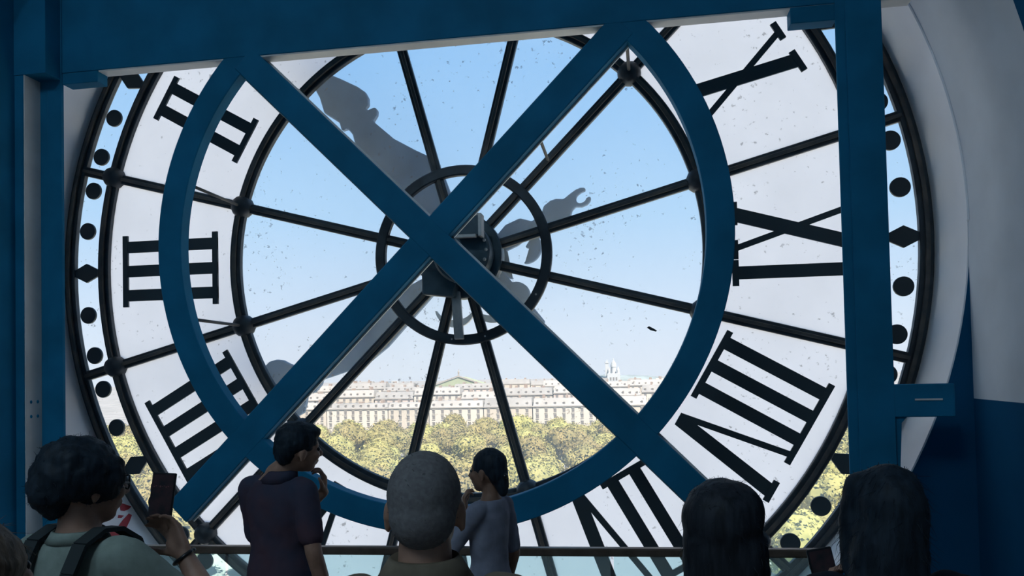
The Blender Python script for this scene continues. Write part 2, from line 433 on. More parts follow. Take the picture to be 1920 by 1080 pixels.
# hands on the outside of the dial
HY = .35
def hand(name, label, polys, cy=HY):
    e = empty(name, (0, 0, 0)); tag(e, label, 'clock hand')
    for nm, poly, holes in polys:
        MB().prism(poly, cy-.03, cy+.03).build(nm, MT['hand'], e, .008)
    return e
def disc(cx, cz, r, n=28): return [(cx+r*cos(2*pi*k/n), cz+r*sin(2*pi*k/n)) for k in range(n)]
bladeA = [(-1.52,1.93),(-1.30,1.72),(-1.203,1.655),(-1.086,1.60),(-.936,1.52),(-.87,1.47),(-.845,1.42),(-.845,1.36),(-.875,1.33),(-.85,1.315),(-.79,1.336),(-.768,1.315),(-.772,1.27),(-.806,1.22),(-.628,1.06),(-.45,.955),(-.289,.87),(-.20,.70),(-.05,.28),(-.30,.18),(-.455,.45),(-.74,.77),(-.963,1.03),(-.985,1.12),(-1.03,1.175),(-1.08,1.16),(-1.10,1.23),(-1.232,1.32),(-1.27,1.45),(-1.40,1.70),(-1.60,1.88)]
hA = hand('clock_hand', 'broad grey clock hand reaching to the upper left behind the glass', [
    ('blade', bladeA, 0), ('tail_disc', disc(.37, -.285, .115), 0),
    ('tail', [(-.10, .14), (.10, .14), (.36, -.20), (.29, -.28), (-.05, -.06)], 0),
    ('tail_tip', [(.40, -.36), (.46, -.32), (.60, -.50), (.545, -.56)], 0)])
bladeB = [(-.02,.10),(-.33,-.055),(-.63,-.20),(-.84,-.30),(-1.20,-.56),(-1.504,-.80),(-1.56,-.81),(-1.623,-.785),(-1.68,-.755),(-1.733,-.748),(-1.80,-.765),(-1.86,-.82),(-2.0,-1.15),(-1.66,-1.36),(-1.582,-1.252),(-1.50,-1.21),(-1.475,-1.13),(-1.459,-1.035),(-1.40,-1.04),(-1.36,-1.0),(-1.335,-.97),(-1.325,-.93),(-.939,-.815),(-.742,-.665),(-.323,-.225),(.05,-.12)]
fork = [(.57,.36),(.60,.45),(.654,.49),(.70,.503),(.762,.497),(.82,.54),(.862,.568),(.90,.582),(.938,.58),(.945,.56),(.905,.545),(.872,.52),(.862,.488),(.875,.46),(.905,.455),(.935,.472),(.955,.503),(.984,.505),(.982,.475),(.955,.445),(.91,.428),(.859,.431),(.83,.40),(.815,.35),(.80,.31),(.714,.284),(.62,.295)]
def crescent(cx, cz, r, w_, a0, a1, n=18):
    return [(cx+r*cos(rad(a0+(a1-a0)*i/n)), cz+r*sin(rad(a0+(a1-a0)*i/n))) for i in range(n+1)] + \
           [(cx+(r-w_*sin(pi*i/n)-.012)*cos(rad(a1-(a1-a0)*i/n)), cz+(r-w_*sin(pi*i/n)-.012)*sin(rad(a1-(a1-a0)*i/n))) for i in range(n+1)]
hB = hand('clock_hand', 'grey clock hand reaching to the lower left with a forked tail', [
    ('blade', bladeB, 0), ('fork', fork, 0),
    ('tail_leaf', [(.10,.02),(.18,.20),(.28,.31),(.40,.36),(.50,.33),(.58,.385),(.60,.33),(.50,.27),(.46,.20),(.38,.14)], 0),
    ('tail_curl', crescent(.44, .12, .135, .07, -95, 60), 0), ('tail_curl', crescent(.36, .02, .16, .06, 120, 260), 0),
    ('tail_bar', [(.44,.30),(.62,.33),(.62,.29),(.50,.10),(.44,.12),(.52,.24)], 0)], HY+.09)
MB().prism(disc(-.02, -.02, .20, 36), HY-.05, HY+.14).build('hub_cap', MT['hand'], hB, .01)
MB().prism(disc(-.02, -.02, .06, 20), .05, HY-.05).build('arbor', MT['hand'], hB)
MB().prism(crescent(-.16, -.35, .17, .05, 190, 350), HY+.07, HY+.11).build('scroll', MT['motor_light'], hB)
MB().prism(crescent(.16, -.30, .19, .05, 200, 340), HY+.07, HY+.11).build('scroll', MT['motor_light'], hB)

# ------------------------------------------------------------------ steel bracing frame in the room
FY0, FY1 = -.95, -.85
fr = empty('bracing_frame', (0, 0, 0))
tag(fr, 'dark blue steel frame with large ring and crossed beams before the clock', 'steel frame')
MB().annulus(1.756, 1.926, FY0, FY1, 160, 0, -.004).build('ring_beam', MT['steel'], fr, .005)
for s in (1, -1):
    c = .5**.5; hw = .092
    L0, L1 = -2.55, 1.81
    if s < 0: L0, L1 = -1.81, 2.55
    # beam running along direction d, across direction e
    d = (c, s*c) if s > 0 else (c, -c); e = (-d[1], d[0])
    y0 = FY0-.004*(s < 0) - .002
    poly = [(d[0]*l+e[0]*q, d[1]*l+e[1]*q) for l, q in ((L0, -hw), (L1, -hw), (L1, hw), (L0, hw))]
    b = MB().prism(poly, y0, FY1).build('cross_beam', MT['steel'], fr, .006)
    for q0, q1 in ((hw-.004, hw+.012), (-hw-.012, -hw+.004)):
        poly = [(d[0]*l+e[0]*q, d[1]*l+e[1]*q) for l, q in ((L0, q0), (L1, q0), (L1, q1), (L0, q1))]
        MB().prism(poly, FY1-.022, FY1-.004).build('flange', MT['steel_edge'], b)  # pale strips put the lit beam edges into the colour
tb = MB().box(-RV, 2.985, FY0-.004, FY1, 1.288, 2.02).build('top_beam', MT['steel'], fr, .004)
MB().box(-2.37, 2.985, FY0+.002, FY1, 1.278, 1.288).build('lit_soffit_plate', MT['steel_edge'], tb)  # daylight on the beam's underside is put into this pale colour
MB().box(-2.65, -2.372, FY0-.006, FY1, 1.205, 1.285).build('bracket', MT['steel'], fr, .004)
MB().box(2.285, 2.55, FY0-.006, FY1, 1.185, 1.285).build('bracket', MT['steel'], fr, .004)
p = MB().box(2.54, 2.80, FY0-.012, FY0+.004, FZ, 2.02).build('post', MT['steel'], fr, .003)
MB().box(2.595, 2.80, FY0-.022, FY0-.010, FZ, 2.02).build('cover_plate', MT['steel'], p, .003)
MB().box(2.66, 2.69, FY0, FY1+.06, FZ, 2.02).build('web', MT['steel'], p)
MB().box(2.60, 2.75, FY1+.05, FY1+.07, FZ, 2.02).build('flange', MT['steel'], p, .003)
p = MB().box(-2.83, -2.65, FY0-.004, FY0+.012, FZ, 2.02).build('post', MT['steel'], fr, .003)
MB().box(-2.765, -2.65, FY0-.014, FY0-.002, FZ, 2.02).build('cover_plate', MT['steel'], p, .003)
MB().box(-2.80, -2.77, FY0, FY0+.05, FZ, 2.02).build('web', MT['steel'], p)
MB().box(-RV, -2.655, -1.106, FY0-.002, 1.235, 2.02).build('corner_block', MT['steel'], fr)
c_ = MB().box(-RV, -2.83, -1.10, -.955, FZ, 2.02).box(-RV, -2.90, -1.52, -1.09, FZ, 2.4).build('column', MT['steel'], fr)
fp = MB().box(-2.832, -2.824, -1.10, -.955, FZ, 1.24).build('lit_side_plate', MT['steel_edge'], c_)  # window light on the column side, painted as a pale face
for z in (-1.03, -1.13, -2.0, -2.1):
    for y in (-1.055, -.995):
        MB().sphere((-2.822, y, z), (.006, .010, .012), 10, 6).build('rivet', MT['steel'], fp)
lb = MB().box(2.79, 3.13, FY0-.02, FY0+.03, -1.205, -1.012).build('lower_bracket', MT['steel'], fr, .005)
MB().box(2.91, 3.06, FY0-.026, FY0-.018, -1.108, -1.098).build('slot_plate', MT['steel_edge'], lb)
MB().prism([(2.80, -1.205), (2.80, -1.60), (2.82, -1.60), (2.84, -1.24), (2.87, -1.205)], FY0, FY1).build('gusset', MT['steel'], fr)

# balustrade in front of the glass
bl = empty('balustrade', (0, 0, FZ))
tag(bl, 'glass balustrade with slim brown handrail in front of the clock', 'railing')
def rail_pt(x): return Vector((x, -1.30 + (x+2.6)*.040, 0))
zr = -1.972 - FZ
a, b = rail_pt(-2.5), rail_pt(2.36)
MB().box(0, (b-a).length, -.03, .03, -.024, .024).xform(Matrix.Translation((a.x, a.y, zr)) @ Matrix.Rotation(math.atan2(b.y-a.y, b.x-a.x), 4, 'Z')).build('handrail', MT['rail'], bl, .008)
for i in range(4):
    x0 = -2.48 + i*1.205; p0, p1 = rail_pt(x0+.01), rail_pt(x0+1.195)
    MB().box(0, (p1-p0).length, -.005, .005, .06, zr-.02).xform(Matrix.Translation(p0) @ Matrix.Rotation(math.atan2(p1.y-p0.y, p1.x-p0.x), 4, 'Z')).build('glass_panel', [MT['balglass']], bl)
MB().box(0, (b-a).length, -.03, .03, 0, .07).xform(Matrix.Translation((a.x, a.y, 0)) @ Matrix.Rotation(math.atan2(b.y-a.y, b.x-a.x), 4, 'Z')).build('base_channel', MT['motor'], bl, .006)

# red painted mark on the reveal, lower left
def on_reveal(poly, name, parent):
    vs = []; n = len(poly)
    for (a, y) in poly: vs.append(((RV-.001)*cos(rad(a)), y, (RV-.001)*sin(rad(a))))
    for (a, y) in poly: vs.append(((RV-.005)*cos(rad(a)), y, (RV-.005)*sin(rad(a))))
    fs = [tuple(range(n)), tuple(range(2*n-1, n-1, -1))] + [(i, (i+1) % n, n+(i+1) % n, n+i) for i in range(n)]
    return MB().add(vs, fs).build(name, MT['red'], parent)
rm = empty('painted_mark', (0, 0, 0)); tag(rm, 'red painted mark on the pale reveal at lower left', 'sign')
on_reveal([(213.69, -.141), (214.0, -.103), (214.66, -.041), (214.93, -.087), (214.99, -.143), (214.77, -.178)], 'stroke', rm)
on_reveal([(215.53, -.116), (215.88, -.094), (216.6, -.156), (217.71, -.271), (218.82, -.391), (218.42, -.438), (217.64, -.441), (216.72, -.397), (217.16, -.356), (216.79, -.301), (216.12, -.211)], 'stroke', rm)
on_reveal([(215.34, -.231), (215.63, -.18), (215.83, -.216), (215.68, -.254)], 'stroke', rm)

# ------------------------------------------------------------------ people
MT['skin'] = mat('skin', (.30, .17, .12), .55, 0, .1, 30)
MT['skin_dark'] = mat('tanned_skin', (.20, .11, .075), .55, 0, .1, 30)
MT['hair_black'] = mat('black_hair', (.012, .020, .030), .6, 0, .4, 60, .15, bump=.3, stretch=(1, 1, .15))
MT['hair_brown'] = mat('brown_hair', (.016, .020, .027), .6, 0, .4, 60, .15, bump=.3, stretch=(1, 1, .15))
MT['hair_blond'] = mat('light_brown_hair', (.10, .075, .055), .55, 0, .45, 70, .2, bump=.5, stretch=(1, 1, .12))
MT['hair_grey'] = mat('cropped_grey_hair', (.135, .13, .135), .9, 0, .15, 90, .1, bump=.2)
MT['shirt_sage'] = mat('sage_cotton', (.21, .25, .225), .9, 0, .1, 25, .1, bump=.25)
MT['shirt_navy'] = mat('dark_plum_navy_cotton', (.035, .045, .075), .9, 0, .3, 5, .1, bump=.25, c2=(.075, .045, .06))
MT['shirt_olive'] = mat('brown_olive_cotton', (.14, .115, .085), .9, 0, .15, 20, .1, bump=.25)
MT['shirt_grey'] = mat('lavender_grey_cotton', (.20, .21, .27), .9, 0, .15, 14, .1, bump=.35)
MT['shirt_black'] = mat('black_cotton', (.010, .014, .022), .9, 0, .2, 20, .1)
MT['jeans'] = mat('dark_denim', (.03, .045, .08), .9, 0, .2, 40, .1)
MT['shoe'] = mat('shoe_leather', (.04, .035, .03), .6)
MT['strap'] = mat('black_webbing', (.015, .022, .025), .8)
MT['redglow'] = mat('dim_red_print', (.14, .045, .055), .5)
MT['screen'] = mat('phone_screen', (.022, .024, .030), .15, 0, 0, 30, .4, c2=(.06, .035, .04))

def remesh(mb, voxel, smooth_it, name, material, noise_amp=0, noise_f=10):
    me = mb.mesh(name+'_raw', material)
    o = bpy.data.objects.new('tmp', me); col.objects.link(o)
    r = o.modifiers.new('r', 'REMESH'); r.mode = 'VOXEL'; r.voxel_size = voxel; r.use_smooth_shade = True
    if smooth_it:
        s_ = o.modifiers.new('s', 'SMOOTH'); s_.factor = .5; s_.iterations = smooth_it
    dg = bpy.context.evaluated_depsgraph_get()
    out = bpy.data.meshes.new_from_object(o.evaluated_get(dg), depsgraph=dg)
    bpy.data.objects.remove(o); bpy.data.meshes.remove(me)
    out.name = name; out.materials.clear(); out.materials.append(material)
    if noise_amp:
        nrm = [v.normal.copy() for v in out.vertices]
        for v, nn in zip(out.vertices, nrm):
            n_ = noise.noise(v.co*noise_f) + .5*noise.noise(v.co*noise_f*2.7)
            v.co += nn*n_*noise_amp
    out.polygons.foreach_set('use_smooth', [True]*len(out.polygons))
    return out

def hand_prims(mb, wrist, along, palm, side, curl=(25, 35, 25), thumb_curl=20, s=1.0, spread=6):
    """hand from the wrist; along = towards the fingertips, palm = the way the palm faces, side=+1 thumb on +across"""
    Y = Vector(along).normalized(); Z = Vector(palm); Z = (Z - Y*Z.dot(Y)).normalized(); X = Y.cross(Z)*side
    W = Vector(wrist)
    def P(x, y, z): return W + (X*x + Y*y + Z*z)*s
    for x in (-.026, -.009, .009, .026):
        mb.cone(P(x*.7, .012, 0), P(x, .085, -.002), .0165*s, .013*s, 10)
    mb.cone(P(.018, .02, .006), P(.022, .055, .010), .019*s, .015*s, 10)
    base = [(-.030, .083, .062), (-.010, .092, .074), (.011, .092, .078), (.031, .086, .070)]
    for i, (x, y, L) in enumerate(base):
        p = P(x, y, 0); ang = 0; sp = rad((i-1.5)*spread)
        rs = [.0098, .009, .0082, .007]
        for k, fr_ in enumerate((.45, .32, .23)):
            ang += rad(curl[k] + (3-i)*2)
            d = (Y*cos(ang) + Z*sin(ang) + X*sin(sp)*cos(ang)).normalized()
            q = p + d*L*fr_*1.15*s
            mb.cone(p, q, rs[k]*s, rs[k+1]*s, 8); p = q
    p = P(.030, .028, .010)
    for k, (L, r0, r1) in enumerate(((.036, .014, .0115), (.030, .0115, .0105), (.025, .0105, .008))):
        a = rad(52 - k*thumb_curl); d = (X*sin(a) + Y*cos(a) + Z*(.25+.12*k)).normalized()
        q = p + d*L*s; mb.cone(p, q, r0*s, r1*s, 8); p = q

def person(label, base, rz, H, skin, shirt, trousers, head=(0, 0, 0), arms=None, sleeve=.62, build=1.0, face=True, female=False, head_off=(0, 0, 0)):
    """a standing figure: body mesh (top-level) with clothing children. arms: {side: (elbow, wrist, along, palm, kwargs)} in world coordinates"""
    s = H/1.7; base = Vector(base); Rz = Matrix.Rotation(rz, 4, 'Z'); inv = Rz.inverted()
    def L(p): return (inv @ (Vector(p)-base))/s
    def LD(d): return (inv @ Vector(d))
    b = build
    body = MB()
    torso = [(.86,.125,.10,0),(.92,.165,.115,-.005),(.99,.162,.112,-.003),(1.08,.140,.100,0),(1.16,.143,.102,.002),(1.25,.160,.110,.002),(1.33,.168,.104,-.004),(1.385,.150,.082,-.012),(1.425,.098,.064,-.018),(1.455,.064,.058,-.016)]
    if female: torso = [(z, rx*(.93 if z > 1.05 else 1.02), ry*.97, cy) for z, rx, ry, cy in torso]
    def tor(inf, z0, z1):
        return [((0, cy, z), rx*b+inf, ry*b+inf) for z, rx, ry, cy in torso if z0 <= z <= z1]
    body.loft(tor(0, 0, 2))
    # head
    n0 = len(body.v)
    body.sphere((0, -.014, 1.603), (.076, .096, .096), 24, 16)       # skull
    body.sphere((0, .026, 1.548), (.060, .072, .082), 20, 14)        # face
    body.sphere((0, .052, 1.492), (.034, .036, .026), 14, 10)        # chin
    body.sphere((0, .066, 1.604), (.050, .026, .026), 14, 10)        # brow
    body.cone((0, .088, 1.588), (0, .112, 1.556), .010, .015, 10)    # nose
    for sx in (-1, 1):
        body.sphere((sx*.012, .101, 1.550), (.010, .010, .009), 8, 6)
        body.sphere((sx*.036, .070, 1.556), (.024, .024, .026), 10, 8)   # cheek
        body.sphere((sx*.077, -.008, 1.568), (.011, .020, .033), 12, 8, Matrix.Rotation(sx*.35, 3, 'Z'))   # ear
        body.sphere((sx*.080, -.012, 1.545), (.009, .012, .014), 8, 6)
    body.sphere((0, .092, 1.524), (.024, .012, .008), 10, 8); body.sphere((0, .089, 1.512), (.021, .012, .008), 10, 8)   # lips
    piv = Vector((0, -.012, 1.49))
    HM = Matrix.Translation(piv + Vector(head_off)) @ Euler(head, 'XYZ').to_matrix().to_4x4() @ Matrix.Translation(-piv)
    body.xform(HM, n0)
    body.chain([(0, -.022, 1.40), (0, -.018, 1.45), HM @ Vector((0, -.012, 1.53))], [.066*b, .056*b, .052*b], 16)
    sh = MB(); tr_ = MB()
    sh.loft(tor(.014, .9, 1.43))
    # arms
    sleeves = []
    for sd in (-1, 1):
        S = Vector((sd*.168*b, -.012, 1.372))
        if arms and sd in arms:
            el, wr, al, pa, kw = arms[sd]; el, wr = L(el), L(wr); al, pa = LD(al), LD(pa)
        else:
            el = Vector((sd*.235*b, -.03, 1.09)); wr = Vector((sd*.245*b, .05, .86)); al = Vector((0, .15, -1)); pa = Vector((-sd, 0, 0)); kw = {}
        body.chain([S, el, (el*.45+wr*.55), wr], [.050*b, .040, .038, .026], 14)
        hand_prims(body, wr, al, pa, -sd if not kw.get('flip') else sd, **{k: v for k, v in kw.items() if k != 'flip'})
        e2 = S + (el-S)*sleeve
        sh.chain([S + Vector((-sd*.03, 0, .012)), S, e2], [.060*b, .066*b, .060*b], 16)
        sleeves.append(e2)
    # legs
    for sd in (-1, 1):
        hip, kn, an = Vector((sd*.088, 0, .88)), Vector((sd*.098, .012, .49)), Vector((sd*.10, -.02, .09))
        body.chain([hip, kn, kn*.6+an*.4 + Vector((0, -.015, 0)), an], [.086, .056, .054, .036], 14)
        body.sphere((sd*.105, .05, .045), (.040, .115, .035), 12, 8)
        tr_.chain([hip, kn, an+Vector((0, 0, .03))], [.098, .072, .060], 16)
    tr_.loft(tor(.008, .86, 1.02))
    S4 = Matrix.Scale(s, 4)
    for q in (body, sh, tr_): q.xform(S4)
    bo = link('person', remesh(body, .0070*s, 2, 'body', skin)); bo.location = base; bo.rotation_euler[2] = rz
    tag(bo, label, 'person', 'visitors in front of the clock')
    shirt_o = link('shirt', remesh(sh, .010*s, 4, 'shirt', shirt, .004, 14), bo)
    link('trousers', remesh(tr_, .014*s, 2, 'trousers', trousers, .003, 12), bo)
    for sd in (-1, 1):
        m = MB().sphere((sd*.105, .05, .048), (.050, .135, .046), 14, 8).cone((sd*.10, -.02, .06), (sd*.10, -.02, .11), .05, .046, 12); m.xform(S4)
        m.build('shoe', MT['shoe'], bo, smooth=True)
    if face:
        for sx in (-1, 1):
            c = HM @ Vector((sx*.031, .083, 1.584)); MB().sphere(c*s, .0115*s, 10, 8).build('eye', MT['black'], bo, smooth=True)
    def hm(p): return (HM @ Vector(p))*s
    return bo, HM, s, L

def add_hair(bo, HM, s, prims, material, amp=.006, f=22, voxel=.008, strands=0, slen=.05, seed=1, srad=.0011, down=0.4):
    """prims: list of (kind, ...) in head space (1.7 m figure)"""
    m = MB()
    for p in prims:
        if p[0] == 's': m.sphere(p[1], p[2], 22, 14)
        if p[0] == 'c': m.chain(p[1], p[2], 14)
        if p[0] == 'l': m.loft(p[1], 24)
    m.xform(Matrix.Scale(s, 4) @ HM)
    me = remesh(m, voxel*s, 4, 'hair', material, amp, f)
    h = link('hair', me, bo)
    if strands:
        rn = random.Random(seed); st = MB(); vsl = me.vertices; cnt = len(vsl)
        cen = sum((v.co for v in vsl), Vector())/cnt
        for k in range(strands):
            v = vsl[rn.randrange(cnt)]; p = v.co.copy(); d = (v.normal*.55 + Vector((rn.uniform(-1,1), rn.uniform(-1,1), rn.uniform(-1,1)-down))*.75).normalized()
            ax = Vector((rn.uniform(-1,1), rn.uniform(-1,1), rn.uniform(-1,1))).normalized(); pts = [p - d*.006]
            L_ = slen*rn.uniform(.4, 1.1)
            for q in range(4):
                pts.append(pts[-1] + d*L_/4); d = (Matrix.Rotation(rn.uniform(.1, .5), 3, ax) @ d + Vector((0, 0, -.15*down))).normalized()
            st.tube(pts, [srad, srad, srad*.8, srad*.6, srad*.3], 3)
        so_ = st.build('stray_hair', material, h); so_['kind'] = 'stuff'
    return h

def phone(label, loc, rot, w_, h_, lit=True):
    e = empty('smartphone', loc); e.rotation_euler = rot
    MB().box(-w_/2, w_/2, -.004, .004, -h_/2, h_/2).build('case', MT['black'], e, .003)
    MB().box(-w_/2+.004, w_/2-.004, -.0052, -.0038, -h_/2+.006, h_/2-.006).build('screen', MT['screen'], e)
    MB().box(-w_/2-.001, -w_/2+.001, -.0025, .0025, h_*.15, h_*.27).build('side_button', MT['black'], e)
    if lit: MB().tube([(0, -.0058, -h_/2+.016), (0, -.0050, -h_/2+.016)], .005, 14).build('shutter_button', MT['motor_light'], e)
    for q in range(9 if lit else 0): MB().box(-.029+q*.0065, -.0255+q*.0065, -.0056, -.0050, h_*.215+.002*(q % 3), h_*.235+.002*(q % 2)).build('screen_glyph', MT['redglow'], e)
    m = MB()
    for dx, dz in ((0, 0), (.02, 0), (0, -.02)):
        m.tube([(-w_/2+.016+dx, .003, h_/2-.016+dz), (-w_/2+.016+dx, .0065, h_/2-.016+dz)], .007, 12)
    m.build('camera_lenses', MT['black'], e)
    return tag(e, label, 'phone')

HZ = FZ
# 1 bald man, head seen from behind
bo, HM, s, L = person('person with shaved grey head and brown shirt seen from behind', (.843, -4.18, HZ), rad(7), 1.70, MT['skin'], MT['shirt_olive'], MT['jeans'], head=(-.04, 0, 0), build=1.06)
add_hair(bo, HM, s, [('s', (0, -.016, 1.612), (.0795, .0995, .093)), ('s', (0, -.045, 1.572), (.071, .070, .072))], MT['hair_grey'], .0006, 60, .006, 900, .008, 3, .0007, 0)
m = MB(); n = 40
m.loft([((0, -.022, 1.425), .112, .094), ((0, -.022, 1.482), .077, .077), ((0, -.020, 1.486), .071, .071), ((0, -.018, 1.43), .080, .074)], n); m.xform(Matrix.Scale(s, 4))
m.build('collar', MT['shirt_olive'], bo, smooth=True)

# 2 person photographing, dark bushy hair, sage shirt
bo, HM, s, L = person('person with dark bushy hair and pale shirt raising a phone at left', (-.268, -3.80, HZ), rad(-12), 1.695, MT['skin'], MT['shirt_sage'], MT['jeans'], head=(-.08, .0, -.28), female=True,
    arms={1: ((.115, -3.70, -1.63), (-.085, -3.60, -1.42), (-.62, .25, .82), (-.35, -.75, .1), dict(curl=(18, 30, 30), thumb_curl=10, spread=4))}, sleeve=.8)
add_hair(bo, HM, s, [('s', (.004, -.030, 1.615), (.103, .110, .100)), ('s', (-.012, -.085, 1.58), (.078, .066, .082)), ('s', (0, -.05, 1.655), (.075, .08, .06)), ('s', (-.02, -.07, 1.53), (.06, .045, .05)), ('s', (.05, .02, 1.60), (.048, .066, .072))], MT['hair_black'], .009, 26, .008, 500, .02, 5, .0007)
g = MB(); 
g.tube([(.079, -.01, 1.578), (.074, .05, 1.583), (.066, .088, 1.583)], .0035, 6); g.tube([(-.079, -.01, 1.578), (-.074, .05, 1.583), (-.066, .088, 1.583)], .0035, 6)
for sx in (-1, 1): g.tube([(sx*(.034+.026*cos(a)), .104-.012*abs(cos(a)), 1.582+.02*sin(a)) for a in [2*pi*k/16 for k in range(17)]], .003, 6)
g.xform(Matrix.Scale(s, 4) @ HM); g = g.build('glasses', MT['black'], None, smooth=True); g.location = bo.location; g.rotation_euler = bo.rotation_euler
tag(g, 'thin dark glasses worn by the person raising a phone', 'glasses')
m = MB(); m.loft([((0, -.018, 1.424), .088, .080), ((0, -.016, 1.452), .070, .068), ((0, -.016, 1.455), .066, .064), ((0, -.016, 1.426), .076, .07)], 40); m.xform(Matrix.Scale(s, 4))
m.build('collar', MT['shirt_sage'], bo, smooth=True)
# backpack straps lie on the shoulders
bp = empty('shoulder_bag', bo.location); bp.rotation_euler = bo.rotation_euler
for x in (-.085, .095):
    m = MB()
    pts = [(x, .132, 1.20), (x, .130, 1.31), (x, .09, 1.41), (x, .03, 1.452), (x, -.03, 1.458), (x, -.09, 1.43), (x, -.128, 1.36), (x*.95, -.145, 1.25), (x*.85, -.15, 1.12)]
    for i in range(len(pts)-1):
        a, b = Vector(pts[i]), Vector(pts[i+1]); t = (b-a).normalized(); u = Vector((1, 0, 0)); nrm = t.cross(u).normalized()
        for hw in (.024,):
            q = [a-u*hw, a+u*hw, b+u*hw, b-u*hw]
            m.add([p+nrm*.006 for p in q]+[p-nrm*.006 for p in q], [(0,1,2,3),(7,6,5,4),(0,4,5,1),(1,5,6,2),(2,6,7,3),(3,7,4,0)])
    m.xform(Matrix.Scale(s, 4)); m.build('strap', MT['strap'], bp)
tag(bp, 'dark bag with black straps over the pale shirt at left', 'bag')
m = MB().sphere((0, -.19, 1.12), (.13, .07, .17), 20, 12); m.xform(Matrix.Scale(s, 4)); link('pouch', remesh(m, .012, 2, 'pouch', MT['strap']), bp)
w_ = MB().tube([Vector((-.080, -3.606, -1.427)) + Vector((-.03, .02, .0))*0 + (Vector((.79, 0, .6))*cos(2*pi*k/20) + Vector((.0, 1, .1))*sin(2*pi*k/20))*.033 for k in range(21)], .006, 6)
phone('dark smartphone held up by the person with bushy hair', (-.200, -3.535, -1.262), (rad(-8), rad(4), rad(6)), .078, .162)
tag(w_.build('wristband', MT['black'], None, smooth=True), 'dark band on the wrist below the raised phone', 'wristband')

# 3 person in profile with chin in hand
bo, HM, s, L = person('person in dark shirt turned to the right with chin in hand', (-.385, -2.34, HZ), rad(-16), 1.645, MT['skin'], MT['shirt_navy'], MT['jeans'], head=(-.08, .14, -.52), build=.99, head_off=(.085, .03, -.006),
    arms={-1: ((-.55, -2.22, -1.74), (-.222, -2.20, -1.455), (.04, -.08, 1), (-.7, -.5, .1), dict(curl=(30, 50, 40), s=.95))}, sleeve=.72)
add_hair(bo, HM, s, [('s', (0, -.022, 1.625), (.088, .106, .090)), ('s', (0, -.075, 1.575), (.074, .050, .075)), ('s', (0, .02, 1.665), (.07, .075, .045))], MT['hair_black'], .006, 34, .008, 300, .014, 8, .0008)
m = MB().loft([((.012, -.018, 1.415), .100, .084), ((.030, -.006, 1.468), .072, .070), ((.031, -.005, 1.472), .066, .064), ((.016, -.014, 1.42), .078, .07)], 40); m.xform(Matrix.Scale(s, 4))
m.build('collar', MT['shirt_navy'], bo, smooth=True)
# 4 youth in grey tee with hand at mouth
bo, HM, s, L = person('slim person in grey tee facing left with a hand at the mouth', (.575, -2.08, HZ), rad(66), 1.485, MT['skin_dark'], MT['shirt_grey'], MT['jeans'], head=(-.04, 0, .06), build=.84,
    arms={-1: ((.385, -2.19, -1.755), (.455, -2.075, -1.565), (-.05, .12, 1), (.8, .3, .1), dict(curl=(30, 50, 40), s=.9))}, sleeve=.85, female=True)
add_hair(bo, HM, s, [('s', (0, -.020, 1.617), (.0835, .104, .094)), ('s', (0, -.070, 1.570), (.072, .050, .075)), ('c', [(0, -.085, 1.545), (0, -.09, 1.50), (.0, -.095, 1.47)], [.045, .04, .03])], MT['hair_black'], .002, 30, .007, 120, .015, 4)
c = Matrix.Scale(s, 4) @ HM @ Vector((-.02, -.125, 1.555)); MB().sphere(c, .013, 10, 8).build('hair_tie', MT['black'], bo, smooth=True)
# 5 dark-haired person right of centre
bo, HM, s, L = person('person with shoulder-length dark hair seen from behind, right of the shaved head', (1.498, -3.79, HZ), rad(2), 1.585, MT['skin'], MT['shirt_navy'], MT['jeans'], head=(.02, 0, -.1), female=True)
add_hair(bo, HM, s, [('s', (0, -.025, 1.600), (.106, .118, .108)), ('l', [((0, -.05, 1.30), .05, .04), ((0, -.05, 1.36), .095, .07), ((0.005, -.045, 1.46), .110, .088), ((.005, -.035, 1.56), .110, .10)]), ('s', (.03, -.03, 1.625), (.08, .09, .078))], MT['hair_brown'], .005, 14, .009, 420, .03, 9, .0006, 1.0)
# 6 long-haired person at right with phone
bo, HM, s, L = person('person in black with long dark hair below the steel post at right', (1.868, -3.85, HZ), rad(6), 1.63, MT['skin'], MT['shirt_black'], MT['jeans'], head=(-.02, 0, -.08), female=True,
    arms={-1: ((1.66, -3.80, -1.70), (1.765, -3.70, -1.525), (.06, .1, 1), (.6, -.5, .0), dict(curl=(25, 40, 40)))}, sleeve=.7)
add_hair(bo, HM, s, [('s', (0, -.025, 1.607), (.082, .108, .098)), ('l', [((0, -.07, 1.10), .05, .035), ((0, -.075, 1.18), .09, .06), ((-.012, -.07, 1.34), .104, .085), ((-.012, -.045, 1.46), .090, .09), ((0, -.035, 1.56), .086, .096), ((0, -.03, 1.64), .076, .09)]), ('c', [(-.050, .0, 1.64), (-.062, .012, 1.56), (-.07, .0, 1.45)], [.045, .045, .042])], MT['hair_black'], .006, 16, .009, 900, .05, 12, .0006, 1.4)
phone('dark smartphone low in the hand of the person in black', (1.768, -3.675, -1.428), (rad(-12), rad(-8), rad(10)), .066, .14, False)
# 7 head at the lower left corner
bo, HM, s, L = person('person with light brown hair cut off by the lower left corner', (.005, -4.44, HZ), rad(-5), 1.60, MT['skin'], MT['shirt_black'], MT['jeans'], head=(.0, 0, 0), female=True)
add_hair(bo, HM, s, [('s', (0, -.025, 1.602), (.092, .112, .098)), ('l', [((0, -.06, 1.28), .07, .05), ((0, -.06, 1.38), .10, .08), ((0, -.045, 1.48), .10, .092), ((0, -.03, 1.6), .09, .095)])], MT['hair_blond'], .005, 30, .009, 420, .05, 14, .0006, 1.2)

